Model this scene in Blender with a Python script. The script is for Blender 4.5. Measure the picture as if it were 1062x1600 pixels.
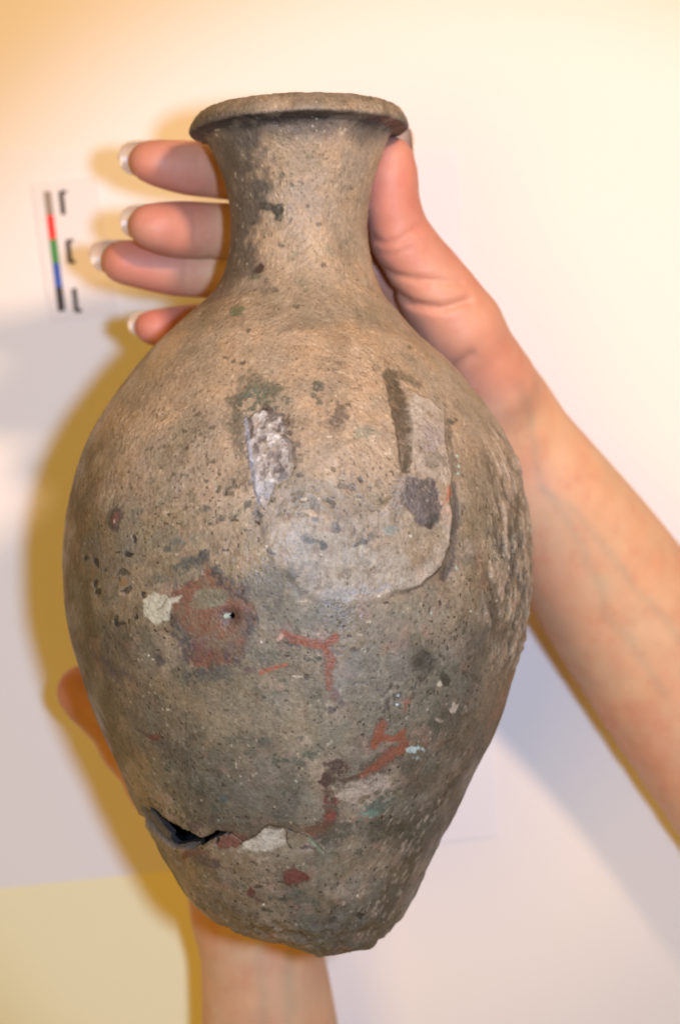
import bpy, math
import numpy as np
from mathutils import Vector

# ------------------------------------------------------------------ camera
# World: the table top is z = 0, the camera looks straight down on it from 0.74 m.
F = 3180.0            # focal length in photo pixels (photo 1062 x 1600)
CAM_H = 0.74
VAX = 0.14            # height of the vessel's axis above the table
scene = bpy.context.scene
for o in list(bpy.data.objects):
    bpy.data.objects.remove(o)
C = scene.collection

cam_d = bpy.data.cameras.new("camera")
cam = bpy.data.objects.new("camera", cam_d)
C.objects.link(cam)
cam.location = (0, 0, CAM_H)
cam_d.sensor_fit = 'VERTICAL'
cam_d.sensor_height = 24.0
cam_d.lens = F / 1600.0 * 24.0
cam_d.clip_start = 0.01
cam_d.clip_end = 20
cam_d.dof.use_dof = True
cam_d.dof.focus_distance = 0.545
cam_d.dof.aperture_fstop = 6.8
scene.camera = cam

# ------------------------------------------------------------------ light
world = bpy.data.worlds.new("World")
scene.world = world
world.use_nodes = True
bg = world.node_tree.nodes["Background"]
bg.inputs[0].default_value = (1.0, 0.54, 0.09, 1)     # warm room light
bg.inputs[1].default_value = 0.30


def area(name, loc, target, size, power, col):
    l = bpy.data.lights.new(name, 'AREA')
    l.shape = 'DISK'
    l.size = size
    l.energy = power
    l.color = col
    o = bpy.data.objects.new(name, l)
    C.objects.link(o)
    o.location = loc
    o.rotation_euler = (Vector(target) - Vector(loc)).to_track_quat('-Z', 'Y').to_euler()
    return o


fl_d = bpy.data.lights.new("camera_flash", 'SPOT')       # the flash head throws a cone that dies out at the upper left
fl_d.energy = 15.8
fl_d.color = (0.43, 0.62, 0.96)      # cold against the tungsten white balance
fl_d.shadow_soft_size = 0.016
fl_d.spot_size = math.radians(40.5)
fl_d.spot_blend = 0.45
fl_o = bpy.data.objects.new("camera_flash", fl_d)
C.objects.link(fl_o)
fl_o.location = (0.060, 0.010, 0.75)
fl_o.rotation_euler = (Vector((0.05, -0.03, 0.0)) - Vector(fl_o.location)).to_track_quat('-Z', 'Y').to_euler()
wl = bpy.data.lights.new("warm_lamp", 'SPOT')            # shaded tungsten lamp above the top edge
wl.energy = 15.5
wl.color = (1.0, 0.67, 0.45)
wl.shadow_soft_size = 0.035
wl.spot_size = math.radians(52.0)
wl.spot_blend = 0.75
wo = bpy.data.objects.new("warm_lamp", wl)
C.objects.link(wo)
wo.location = (0.25, 0.31, 0.68)
wo.rotation_euler = (Vector((0.0, 0.135, 0.0)) - Vector(wo.location)).to_track_quat('-Z', 'Y').to_euler()
area("warm_fill_light", (-0.24, -0.02, 0.98), (-0.05, 0.0, 0.0), 0.30, 2.3, (1.0, 0.62, 0.14))  # unseen warm fill, set high to light the table but spare the jar's flank

scene.view_settings.view_transform = 'Standard'
scene.view_settings.look = 'None'
scene.view_settings.exposure = 0.0
scene.view_settings.gamma = 1.0

rng = np.random.RandomState(7)


# ------------------------------------------------------------------ helpers
def W(u, v, h):
    """photo pixel + height above the table -> world point"""
    d = CAM_H - h
    return np.array([(u - 531.0) / F * d, (800.0 - v) / F * d, h])


def lin(c):
    c = np.asarray(c, dtype=np.float64) / 255.0
    return np.where(c <= 0.04045, c / 12.92, ((c + 0.055) / 1.055) ** 2.4)


def mesh_obj(name, verts, faces, mat=None, parent=None, smooth=True):
    me = bpy.data.meshes.new(name)
    verts = np.ascontiguousarray(verts, dtype=np.float32)
    faces = np.ascontiguousarray(faces, dtype=np.int32)
    n = faces.shape[1]
    me.vertices.add(len(verts))
    me.vertices.foreach_set("co", verts.ravel())
    me.loops.add(faces.size)
    me.loops.foreach_set("vertex_index", faces.ravel())
    me.polygons.add(len(faces))
    me.polygons.foreach_set("loop_start", np.arange(0, faces.size, n, dtype=np.int32))
    me.polygons.foreach_set("loop_total", np.full(len(faces), n, dtype=np.int32))
    me.update(calc_edges=True)
    me.polygons.foreach_set("use_smooth", np.full(len(faces), smooth, dtype=bool))
    if mat:
        me.materials.append(mat)
    o = bpy.data.objects.new(name, me)
    C.objects.link(o)
    if parent:
        o.parent = parent
        o.matrix_parent_inverse = parent.matrix_world.inverted()
    return o


def color_attr(me, name, cols):
    a = me.attributes.new(name, 'FLOAT_COLOR', 'POINT')
    c4 = np.ones((len(cols), 4), dtype=np.float32)
    c4[:, :3] = cols
    a.data.foreach_set("color", c4.ravel())


def empty(name, loc, label, cat):
    o = bpy.data.objects.new(name, None)
    C.objects.link(o)
    o.location = loc
    o.empty_display_size = 0.02
    o['label'] = label
    o['category'] = cat
    bpy.context.view_layer.update()
    return o


_T = [np.random.RandomState(100 + i).rand(32, 32, 32).astype(np.float32) * 2 - 1 for i in range(4)]


def vnoise(p, scale, seed=0):
    T = _T[seed % 4]
    q = (p * scale + np.array([seed * 17.31, seed * 5.77, seed * 9.13])).astype(np.float32)
    i = np.floor(q).astype(np.int32)
    f = q - i
    f = f * f * f * (f * (f * 6 - 15) + 10)
    i0 = i & 31
    i1 = (i + 1) & 31
    x0, y0, z0 = i0[:, 0], i0[:, 1], i0[:, 2]
    x1, y1, z1 = i1[:, 0], i1[:, 1], i1[:, 2]
    fx, fy, fz = f[:, 0], f[:, 1], f[:, 2]
    a = T[x0, y0, z0] * (1 - fx) + T[x1, y0, z0] * fx
    b = T[x0, y1, z0] * (1 - fx) + T[x1, y1, z0] * fx
    c = T[x0, y0, z1] * (1 - fx) + T[x1, y0, z1] * fx
    d = T[x0, y1, z1] * (1 - fx) + T[x1, y1, z1] * fx
    return (a * (1 - fy) + b * fy) * (1 - fz) + (c * (1 - fy) + d * fy) * fz


def fbm(p, scale, seed=0, octaves=3, gain=0.5):
    s = 0
    amp = 1.0
    for k in range(octaves):
        s = s + amp * vnoise(p, scale * 2.03 ** k, seed + k)
        amp *= gain
    return s


def sstep(a, b, x):
    t = np.clip((x - a) / (b - a), 0, 1)
    return t * t * (3 - 2 * t)


def node_mat(name):
    m = bpy.data.materials.new(name)
    m.use_nodes = True
    nt = m.node_tree
    b = nt.nodes["Principled BSDF"]
    return m, nt, b


# ------------------------------------------------------------------ table and papers
def paper_material(name, col, bump=0.02, rough=0.75):
    m, nt, b = node_mat(name)
    tc = nt.nodes.new('ShaderNodeTexCoord')
    n = nt.nodes.new('ShaderNodeTexNoise')
    n.inputs['Scale'].default_value = 9
    n.inputs['Detail'].default_value = 4
    nt.links.new(tc.outputs['Object'], n.inputs['Vector'])
    mx = nt.nodes.new('ShaderNodeMixRGB')
    mx.inputs[1].default_value = (*[c * 0.965 for c in col], 1)
    mx.inputs[2].default_value = (*col, 1)
    nt.links.new(n.outputs['Fac'], mx.inputs[0])
    nt.links.new(mx.outputs[0], b.inputs['Base Color'])
    b.inputs['Roughness'].default_value = rough
    b.inputs['Specular IOR Level'].default_value = 0.25
    n2 = nt.nodes.new('ShaderNodeTexNoise')
    n2.inputs['Scale'].default_value = 900
    nt.links.new(tc.outputs['Object'], n2.inputs['Vector'])
    bp = nt.nodes.new('ShaderNodeBump')
    bp.inputs['Strength'].default_value = bump
    bp.inputs['Distance'].default_value = 0.0005
    nt.links.new(n2.outputs['Fac'], bp.inputs['Height'])
    nt.links.new(bp.outputs[0], b.inputs['Normal'])
    return m


def slab(name, corners, z0, z1, mat, parent=None, bevel=0.0):
    """thin slab from 4+ xy corners (counter-clockwise)"""
    n = len(corners)
    import bmesh
    bm = bmesh.new()
    lo = [bm.verts.new((c[0], c[1], z0)) for c in corners]
    hi = [bm.verts.new((c[0], c[1], z1)) for c in corners]
    bm.faces.new(hi)
    bm.faces.new(lo[::-1])
    for i in range(n):
        j = (i + 1) % n
        bm.faces.new((lo[i], lo[j], hi[j], hi[i]))
    if bevel:
        bmesh.ops.bevel(bm, geom=list(bm.edges), offset=bevel, segments=2, affect='EDGES')
    bmesh.ops.recalc_face_normals(bm, faces=bm.faces)
    me = bpy.data.meshes.new(name)
    bm.to_mesh(me)
    bm.free()
    me.materials.append(mat)
    o = bpy.data.objects.new(name, me)
    C.objects.link(o)
    if parent:
        o.parent = parent
        o.matrix_parent_inverse = parent.matrix_world.inverted()
    return o


def px(points, h=0.0):
    return [tuple(W(u, v, h)[:2]) for u, v in points]


mat_table = paper_material("pale_table_paint", (0.86, 0.82, 0.76))
mat_cream = paper_material("cream_paper", (0.93, 0.87, 0.55))
mat_sheet = paper_material("white_paper", (0.84, 0.815, 0.785))
mat_card = paper_material("white_card", (0.81, 0.77, 0.75))
t = slab('table_top', [(-0.7, -0.6), (0.7, -0.6), (0.7, 0.6), (-0.7, 0.6)], -0.03, 0.0, mat_table, bevel=0.002)
t['kind'] = 'structure'

cs = slab('cream_sheet', px([(-300, 1650), (-300, 1290), (430, 1250), (470, 1650)]), 0.0001, 0.0004, mat_cream)
cs['label'] = 'cream paper sheet at the lower left, its top tucked under the white sheet'
cs['category'] = 'paper sheet'
sh = slab('paper_sheet', px([(-260, 1415), (776, 1306), (713, 232), (-330, 236)]), 0.0006, 0.0009, mat_sheet)
sh['label'] = 'large plain white paper sheet lying on the table behind the vessel'
sh['category'] = 'paper sheet'

card = empty('scale_card', (*W(110, 390, 0)[:2], 0.001),
             'small white scale card with a coloured bar, beside the fingertips', 'scale card')
slab('card', px([(80, 506), (184, 494), (152, 276), (50, 288)]), 0.0012, 0.0016, mat_card, card)


def ink(name, col):
    m, nt, b = node_mat(name)
    b.inputs['Base Color'].default_value = (*lin(col), 1)
    b.inputs['Roughness'].default_value = 0.6
    return m


def bar(name, p0, p1, w, mat):
    p0 = np.array(p0, float)
    p1 = np.array(p1, float)
    d = (p1 - p0) / np.linalg.norm(p1 - p0)
    n = np.array([-d[1], d[0]]) * w / 2
    q = [p0 - n, p0 + n, p1 + n, p1 - n]
    q = px(q)
    a = sum(q[i][0] * q[(i + 1) % 4][1] - q[(i + 1) % 4][0] * q[i][1] for i in range(4))
    if a < 0:
        q = q[::-1]
    return slab(name, q, 0.0017, 0.0018, mat, card)


b0, b1 = np.array([75.0, 300.0]), np.array([98.0, 487.0])
for k, (nm, c) in enumerate([('grey_segment', (150, 135, 120)), ('red_segment', (235, 40, 20)), ('green_segment', (60, 135, 60)),
                             ('blue_segment', (40, 80, 170)), ('black_segment', (45, 32, 32))]):
    bar(nm, b0 + (b1 - b0) * k / 5, b0 + (b1 - b0) * (k + 1) / 5, 11.5, ink(nm + '_ink', c))
blk = ink('black_ink', (48, 34, 26))
for (u, v, a, b_) in ((96.5, 300, 1, 0.3), (107, 376, 1, 1), (117, 452, 0.3, 1)):
    parts = [((u, v), (u + 4.0, v + 36)), ((u, v + 1.5), (u + 9 * a, v + 0.5)), ((u + 3.5, v + 35), (u + 3.5 + 9 * b_, v + 34))]
    vs, fs = [], []
    for (p, q), w in zip(parts, (7.5, 5, 5)):
        o_ = bar('printed_mark', p, q, w, blk)
        k0 = len(vs)
        vs += [tuple(x.co) for x in o_.data.vertices]
        fs += [tuple(i + k0 for i in f.vertices) for f in o_.data.polygons]
        bpy.data.objects.remove(o_)
    mesh_obj('printed_mark', np.array(vs), np.array(fs), blk, card, False)


# ------------------------------------------------------------------ vessel
D_AX = CAM_H - VAX          # camera distance of the axis plane
S_AX = F / D_AX

# (y, left x, right x) in photo pixels, from inside the mouth over the lip and down to the base
PROF = [
    (330, 372, 562, 0), (250, 352, 582, 0), (200, 330, 603, 0), (176, 318, 617, 0),
    (179, 320, 615, 0), (177, 315, 620, 0), (178, 311, 624, 0), (185, 305, 629, 0), (194, 299, 634, 0),
    (203, 296.5, 637, 0), (206, 298, 636, 0), (208, 310, 622, 0), (212, 320, 612, 0),
    (222, 327, 606, 0), (235, 333, 601, 0), (250, 339, 595, 1), (275, 349, 587, 1), (300, 356, 580, 1),
    (325, 360, 576, 1), (350, 361, 574, 1), (375, 361, 575, 1), (400, 358, 578, 1),
    (430, 351, 586, 1), (460, 335, 597, 1), (487, 305, 623, 1), (511, 277, 643, 1), (530, 255, 662, 1), (552, 234, 690, 1),
    (577, 213, 715, 1), (602, 193, 734, 1), (633, 171, 760, 1), (667, 150, 782, 1), (699, 134, 800, 1),
    (740, 119, 814, 1), (800, 105, 825, 1), (860, 100, 828.5, 1), (900, 100.5, 829, 1), (958, 106, 825.5, 1), (1000, 113, 818, 1),
    (1050, 128, 804, 1), (1097, 144, 790, 1), (1150, 166, 770, 1), (1199, 188, 744, 1), (1241, 207, 723, 1), (1296, 235, 693, 1),
    (1316, 245, 681, 1), (1359, 268, 658, 1), (1390, 285, 640, 1), (1412, 300, 629, 1), (1430, 320, 617, 1), (1442, 341, 604, 1), (1452, 368, 585, 1),
    (1459, 400, 556, 1), (1462, 430, 520, 1), (1463, 462, 482, 1),
]
P = np.array(PROF, dtype=float)
seg = np.hypot(np.diff(P[:, 0]), np.diff((P[:, 2] - P[:, 1]) / 2))
arc = np.concatenate([[0], np.cumsum(seg)])
NS = 6000
sa = np.linspace(0, arc[-1], NS)
raw = np.stack([np.interp(sa, arc, P[:, k]) for k in range(4)], 1)


def gsm(x, sig):
    r = int(sig * 3.5)
    k = np.exp(-0.5 * (np.arange(-r, r + 1) / sig) ** 2)
    k /= k.sum()
    xp = np.concatenate([2 * x[0] - x[r:0:-1], x, 2 * x[-1] - x[-2:-r - 2:-1]])
    return np.convolve(xp, k, 'valid')


ds = arc[-1] / NS
sm_a = np.stack([gsm(raw[:, k], 13 / ds) for k in range(3)], 1)
sm_b = np.stack([gsm(raw[:, k], 1.0 / ds) for k in range(3)], 1)
wgt = gsm(raw[:, 3], 10 / ds)[:, None]
prof = sm_b * (1 - wgt) + sm_a * wgt

NR = 1040
row_s = np.linspace(0, arc[-1], NR)
pr = np.stack([np.interp(row_s, sa, prof[:, k]) for k in range(3)], 1)
NFR, NBK = 820, 200
th_f = np.linspace(-math.pi / 2 - 0.12, math.pi / 2 + 0.12, NFR, endpoint=False)
th_b = np.linspace(math.pi / 2 + 0.12, 1.5 * math.pi - 0.12, NBK, endpoint=False)
th = np.concatenate([th_f, th_b])
NC = len(th)

yv = (800 - pr[:, 0]) / S_AX
cx = ((pr[:, 1] + pr[:, 2]) / 2 - 531) / S_AX
ta = (pr[:, 2] - pr[:, 1]) / 2 / F
ra = D_AX * ta / np.sqrt(1 + ta ** 2)
TH, _ = np.meshgrid(th, row_s)
X = cx[:, None] + ra[:, None] * np.sin(TH)
Y = np.repeat(yv[:, None], NC, 1)
Z = VAX + ra[:, None] * np.cos(TH)
# the lip is a little askew, the broken base sags to the right
lipw = sstep(0.095, 0.112, Y)
Y = Y + lipw * (X + 0.0125) * 0.035
basew = sstep(-0.085, -0.125, Y)
Y = Y - basew * ((X + 0.012) * 0.10 + 0.0012)
pos = np.stack([X, Y, Z], -1)


def grid_normals(pos):
    du = np.roll(pos, -1, 1) - np.roll(pos, 1, 1)
    dv = np.gradient(pos, axis=0)
    n = np.cross(dv, du)
    n /= np.linalg.norm(n, axis=2, keepdims=True) + 1e-12
    return n


nrm = grid_normals(pos)
# make sure normals point outwards at the body
mid = NR * 2 // 3
if (nrm[mid, NFR // 2, 2]) < 0:
    nrm = -nrm
p = pos.reshape(-1, 3)
n_ = nrm.reshape(-1, 3)
dep = CAM_H - p[:, 2]
U = 531 + F * p[:, 0] / dep
V = 800 - F * p[:, 1] / dep
front = (sstep(-0.15, 0.05, np.cos(TH)).ravel())
rows = np.repeat(np.arange(NR), NC)
inside_mouth = (row_s[rows] < arc[6])
front = np.where(inside_mouth, 0, front)

# ---- noise fields
nL = fbm(p, 28, 1, 3)           # 35 mm lumps
nM = fbm(p, 95, 2, 3)           # 10 mm
nS = fbm(p, 330, 3, 3)          # 3 mm
nT = fbm(p, 900, 0, 2)          # 1 mm
nS2 = fbm(p, 330, 8, 3)
nT2 = fbm(p, 900, 9, 2)
nG = vnoise(p, 1900, 2)         # grain
nW1 = fbm(p, 170, 5, 3)
nW2 = fbm(p, 170, 6, 3)
pe = p * np.array([1.0, 0.62, 1.0])
nE = fbm(pe, 1150, 1, 2)        # slightly elongated peel

ILL_UP, ILL_LOW = np.array([1.42, 1.24, 1.14]), np.array([1.22, 1.10, 1.00])     # light on the upper and lower wall, divided out of photo colours


def col(r, g, b):
    return lin((r, g, b)).astype(np.float32)


base = np.empty((len(p), 3), dtype=np.float32)


def mix(mask, c):
    global base
    m = mask[:, None].astype(np.float32)
    base = base * (1 - m) + c * m


disp = np.zeros(len(p), dtype=np.float32)

# ground patina
base[:] = col(164, 138, 112)
mix(sstep(-0.5, 0.7, nM + 0.5 * nL), col(176, 143, 112))
mix(sstep(0.0, 0.9, fbm(p, 60, 9, 3)) * 0.5, col(150, 128, 96))
# olive grey zone mid-left and down
g = sstep(680, 860, V + 40 * nM) * (0.55 + 0.45 * sstep(-0.3, 0.5, nM + nS * .5))
mix(g * 0.85, col(134, 116, 88))
g = sstep(880, 1040, V + 45 * nM) * sstep(-0.2, 0.4, fbm(p, 45, 12, 4)) * 0.7
mix(g, col(122, 112, 92))
g = sstep(420, 620, U + 60 * nM) * sstep(900, 1000, V + 30 * nL) * 0.75
mix(g, col(134, 121, 101))
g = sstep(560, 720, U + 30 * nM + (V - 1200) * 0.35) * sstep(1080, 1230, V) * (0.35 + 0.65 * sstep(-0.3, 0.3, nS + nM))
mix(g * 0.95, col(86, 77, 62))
g = sstep(1300, 1400, V + 30 * nM) * 0.55
mix(g, col(122, 104, 82))
# right flank: browner
g = sstep(690, 760, U + 10 * nM) * sstep(640, 760, V) * 0.5
mix(g, col(128, 110, 88))
# cooler left of the neck: sooty film and painted lamp shade together
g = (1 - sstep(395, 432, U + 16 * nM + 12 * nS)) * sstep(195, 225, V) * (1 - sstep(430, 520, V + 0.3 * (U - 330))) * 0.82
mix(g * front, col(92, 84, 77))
g = (1 - sstep(198, 232, V + 8 * nM)) * sstep(172, 180, V) * 0.55  # shadow cast by the lip, painted on the neck below it
mix(g * front * 1.4, col(94, 84, 78))
# dark of the crevice under the lip put into the colour
rs = row_s[rows]
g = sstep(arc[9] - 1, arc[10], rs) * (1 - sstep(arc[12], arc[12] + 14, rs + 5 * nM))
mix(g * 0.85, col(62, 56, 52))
mix((rs < arc[10]) * (0.55 + 0.3 * nS), col(122, 104, 86))
# left flank darker brown: falloff of light put into the wall colour
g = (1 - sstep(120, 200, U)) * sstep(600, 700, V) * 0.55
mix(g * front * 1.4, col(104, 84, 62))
# back of the vessel: same earthy tones
bk = 1 - front
mix(bk * 0.5, col(120, 104, 82))

# general mottling
calm = 0.55 + 0.45 * sstep(600, 900, V + 60 * nL)
shade = 1 + calm * (0.13 * nS + 0.12 * nT + 0.06 * nG + 0.08 * nE + 0.07 * nM)
cool = sstep(-0.1, 0.8, fbm(p, 75, 27, 4)) * sstep(560, 820, V + 60 * nL)
mix(cool * 0.45, col(116, 112, 102))
pale = sstep(0.1, 0.9, fbm(p, 120, 33, 4))
mix(pale * 0.30, col(186, 160, 134))
dk = sstep(0.25, 0.9, fbm(p, 140, 36, 4))
mix(dk * 0.38 * calm, col(104, 88, 70))
blk_ = sstep(0.15, 0.75, fbm(p, 48, 61, 4) + 0.25 * nS) * sstep(820, 1000, V + 40 * nM)
mix(blk_ * 0.5, col(92, 84, 70))
base *= shade[:, None]
warmv = 0.03 * nW1
base *= np.stack([1 + warmv, np.ones_like(warmv), 1 - warmv], 1)

# random dark specks, pits and clots
clus = sstep(-0.2, 0.75, fbm(p, 55, 14, 3))
reg = 0.35 + 0.65 * sstep(500, 900, V)
sp = sstep(0.62, 0.80, vnoise(p, 560, 3) + 0.28 * nT + 0.18 * clus - 0.10)
mix(sp * (0.4 + 0.4 * sstep(-.4, .4, nS2)) * clus * reg, col(60, 54, 45))
disp -= sp * clus * 0.00012
sp = sstep(0.58, 0.86, vnoise(p, 300, 1) * 0.9 + 0.35 * nT2 + 0.2 * nS + 0.24 * clus - 0.12)
mix(sp * (0.35 + 0.4 * sstep(-.4, .4, nM)) * clus * sstep(660, 1020, V + 60 * nL), col(74, 70, 60))
sp = sstep(0.70, 0.86, vnoise(p, 1150, 2) + 0.1 * clus)
mix(sp * (0.35 + 0.45 * sstep(600, 900, V)), col(62, 52, 42))
disp -= sp * 0.00008
sp = sstep(0.80, 0.93, vnoise(p, 900, 0) + 0.1 * nM)
mix(sp * 0.5, col(200, 178, 150))
sp = sstep(0.50, 0.68, vnoise(p, 420, 2) * 0.8 + 0.3 * nT2 - 0.12 + 0.22 * clus)
mix(sp * 0.42 * (0.1 + 0.9 * clus) * reg, col(98, 84, 66))
disp -= sp * 0.0001
clot = sstep(0.25, 0.42, nS2 + 0.5 * nT2 + 0.3 * nM - 0.25) * sstep(0.0, 0.5, fbm(p, 40, 51, 3) + 0.1) * sstep(900, 1080, V)
mix(clot * 0.6 * front, col(84, 82, 68))
# green and pinkish corrosion hints
sp = sstep(0.35, 0.8, fbm(p, 210, 19, 3))
mix(sp * 0.18 * sstep(560, 900, V), col(108, 116, 98))
sp = sstep(0.45, 0.85, fbm(p, 190, 22, 3))
mix(sp * 0.25 * sstep(600, 1000, V), col(170, 128, 108))


# ---- marks with a shape of their own
def wob(u, v, amp):
    return u + amp * (nW1 * 1.0 + 0.6 * nS), v + amp * (nW2 * 1.0 + 0.6 * nT)


def blob(u0, v0, ru, rv, c, op=0.8, ang=0, amp=5, soft=0.25, h=0.0, broken=0.0):
    m0 = (np.abs(U - u0) < ru + rv + 30) & (np.abs(V - v0) < ru + rv + 30) & (front > 0)
    idx = np.nonzero(m0)[0]
    if not len(idx):
        return
    uu = U[idx] + amp * (0.6 * nW1[idx] + 0.9 * nS2[idx] + 0.6 * nT[idx]) - u0
    vv = V[idx] + amp * (0.6 * nW2[idx] + 0.9 * nS[idx] + 0.6 * nT2[idx]) - v0
    a = math.radians(ang)
    x = uu * math.cos(a) + vv * math.sin(a)
    y = -uu * math.sin(a) + vv * math.cos(a)
    d = np.sqrt((x / ru) ** 2 + (y / rv) ** 2)
    m = 1 - sstep(1 - soft, 1 + soft, d)
    if broken:
        m = m * sstep(-broken, 1.0 - broken, nS[idx] + nT[idx] + 0.4)
    apply(idx, m, c, op, h)


def apply(idx, m, c, op, h):
    m_in = m * (1 - 0.30 * sstep(-0.1, 0.9, nT2[idx] + 0.6 * nS2[idx]))
    mm = (m_in * op * front[idx])[:, None].astype(np.float32)
    cc = col(*c) * (1 + 0.12 * nT[idx] + 0.08 * nG[idx] + 0.10 * nS[idx])[:, None]
    base[idx] = base[idx] * (1 - mm) + cc * mm
    if h:
        disp[idx] += m * h * 0.001


def seg_dist(u, v, pts, ws=None):
    best = np.full(len(u), 1e9, dtype=np.float32)
    for i in range(len(pts) - 1):
        a = np.array(pts[i], float)
        b = np.array(pts[i + 1], float)
        ab = b - a
        t = np.clip(((u - a[0]) * ab[0] + (v - a[1]) * ab[1]) / (ab @ ab + 1e-9), 0, 1)
        d = np.hypot(u - a[0] - t * ab[0], v - a[1] - t * ab[1])
        if ws is not None:
            d = d - (ws[i] * (1 - t) + ws[i + 1] * t)
        best = np.minimum(best, d)
    return best


def near(pts, pad):
    q = np.array(pts)
    return np.nonzero((U > q[:, 0].min() - pad) & (U < q[:, 0].max() + pad) & (V > q[:, 1].min() - pad) & (V < q[:, 1].max() + pad) & (front > 0))[0]


def stroke(pts, ws, c, op=0.95, amp=4, soft=2.0, h=0.0, broken=0.0):
    amp *= 0.6
    idx = near(pts, max(ws) + 25)
    if not len(idx):
        return
    u = U[idx] + amp * (0.6 * nW1[idx] + 0.9 * nS2[idx] + 0.6 * nT[idx])
    v = V[idx] + amp * (0.6 * nW2[idx] + 0.9 * nS[idx] + 0.6 * nT2[idx])
    d = seg_dist(u, v, pts, ws)
    m = 1 - sstep(-soft, soft, d)
    if broken:
        m = m * sstep(-broken, 1.0 - broken, nS[idx] + nT[idx] + 0.4)
    apply(idx, m, c, op, h)


def poly_sd(u, v, pts):
    """signed distance, negative inside"""
    d = seg_dist(u, v, list(pts) + [pts[0]])
    ins = np.zeros(len(u), dtype=bool)
    n = len(pts)
    for i in range(n):
        x0, y0 = pts[i]
        x1, y1 = pts[(i + 1) % n]
        if y0 == y1:
            continue
        c = ((y0 > v) != (y1 > v)) & (u < (x1 - x0) * (v - y0) / (y1 - y0) + x0)
        ins ^= c
    return np.where(ins, -d, d)


def poly(pts, c, op=0.9, amp=4, soft=2.0, h=0.0, broken=0.0):
    idx = near(pts, 25)
    u = U[idx] + amp * (0.6 * nW1[idx] + 0.9 * nS2[idx] + 0.6 * nT[idx])
    v = V[idx] + amp * (0.6 * nW2[idx] + 0.9 * nS[idx] + 0.6 * nT2[idx])
    d = poly_sd(u, v, pts)
    m = 1 - sstep(-soft, soft, d)
    if broken:
        m = m * sstep(-broken, 1.0 - broken, nS[idx] + nT[idx] + 0.4)
    apply(idx, m, c, op, h)
    return idx, d


RED = (132, 86, 66)
RED2 = (148, 88, 64)
DRED = (108, 66, 54)
PURP = (92, 74, 70)
DARK = (52, 48, 43)
BLUEG = (82, 86, 82)
GREENG = (112, 118, 98)
PALE = (188, 176, 150)
GREY = (112, 106, 92)

# neck
blob(423, 325, 22, 9, (72, 66, 60), .9, 10, 6)
blob(436, 338, 7, 7, (70, 64, 58), .8, 0, 3)
blob(432, 274, 12, 5, (82, 72, 62), .6, 20, 5, broken=.4)
blob(418, 268, 5, 7, (84, 74, 62), .6, 0, 4)
blob(457, 400, 8, 8, (104, 108, 88), .6, 0, 5, broken=.5)
blob(404, 418, 6, 9, (84, 62, 54), .9, 30, 3, h=-.2)
blob(400, 433, 9, 6, (104, 108, 76), .7, 0, 4)
blob(370, 487, 11, 7, (112, 112, 82), .8, -20, 3)
blob(468, 442, 10, 8, (128, 120, 96), .5, 0, 5)
blob(517, 393, 10, 8, (134, 122, 98), .5, 0, 5)
blob(389, 188, 6, 5, DARK, .6)
blob(440, 215, 16, 10, (120, 104, 84), .4, 0, 8, broken=.3)
blob(487, 248, 18, 16, (124, 116, 94), .35, 0, 8, broken=.3)
for (a_, b_) in ((470, 285), (452, 290), (548, 295), (395, 350), (415, 372), (480, 320), (455, 343), (497, 350), (440, 382), (505, 415), (380, 565), (353, 560), (462, 480), (430, 455), (365, 565), (640, 540), (287, 672), (385, 520)):
    blob(a_, b_, 4, 3.5, (98, 86, 70), .7, 0, 3)
# sooty ring around the left scar
blob(405, 618, 38, 26, (96, 92, 74), .85, 0, 12, .35, broken=.75)
blob(374, 665, 17, 55, (98, 88, 72), .75, -6, 10, .35, broken=.6)
blob(462, 690, 14, 34, (92, 78, 66), .8, 0, 9, .35, broken=.45)
blob(400, 622, 20, 12, (104, 116, 98), .5, 0, 9, broken=.5)
blob(417, 640, 8, 7, (70, 48, 42), .8, 0, 3)
# spots between the scars
blob(494, 603, 8, 6, (84, 84, 72), .75, 0, 4)
blob(502, 629, 9, 5, (88, 86, 72), .7, 20, 5, broken=.6)
blob(490, 618, 6, 8, (98, 96, 80), .6, 0, 4)
blob(524, 655, 20, 17, (98, 82, 68), .8, 0, 8, .3, broken=.55)
blob(543, 632, 6, 4, (88, 74, 60), .7)
blob(573, 677, 15, 9, (122, 124, 100), .5, 0, 6)
blob(545, 690, 16, 8, (134, 116, 92), .5, 0, 6, broken=.4)
blob(468, 744, 7, 5, (84, 76, 68), .85)
blob(640, 640, 6, 5, (110, 84, 70), .5)

# the U-shaped attachment plate (raised), and the handle ridge at its right
PLATE = [(402, 790), (420, 800), (450, 812), (500, 800), (545, 808), (590, 796), (612, 772), (628, 735), (640, 690), (634, 612), (668, 622), (690, 652), (695, 692), (706, 745),
         (703, 780), (706, 815), (702, 850), (688, 885), (655, 912), (600, 934), (545, 946), (500, 936), (462, 912), (432, 884), (416, 850)]
idx = near(PLATE, 30)
u = U[idx] + 3 * (nW1[idx])
v = V[idx] + 3 * (nW2[idx])
dpl = poly_sd(u, v, PLATE)
right_side = sstep(560, 660, U[idx])
edge_soft = 9 - 4.5 * right_side
m = 1 - sstep(-1, 1, dpl / edge_soft)
disp[idx] += m * (0.00025 + 0.0011 * right_side)
apply(idx, m * (0.6 + 0.5 * nS[idx] + 0.4 * nM[idx]).clip(0, 1), (160, 140, 118), .5, 0)
band = (1 - sstep(10, 26, -dpl + 7 * nS[idx])) * m * (V[idx] > 790)
apply(idx, band, (176, 158, 138), .12 + .5 * right_side, 0)
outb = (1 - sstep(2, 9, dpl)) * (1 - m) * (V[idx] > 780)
apply(idx, outb, (96, 86, 76), .45, 0)  # shade along the plate's raised edge painted into the wall
plate_d = np.full(len(p), 99.0)
plate_d[idx] = dpl
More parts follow.
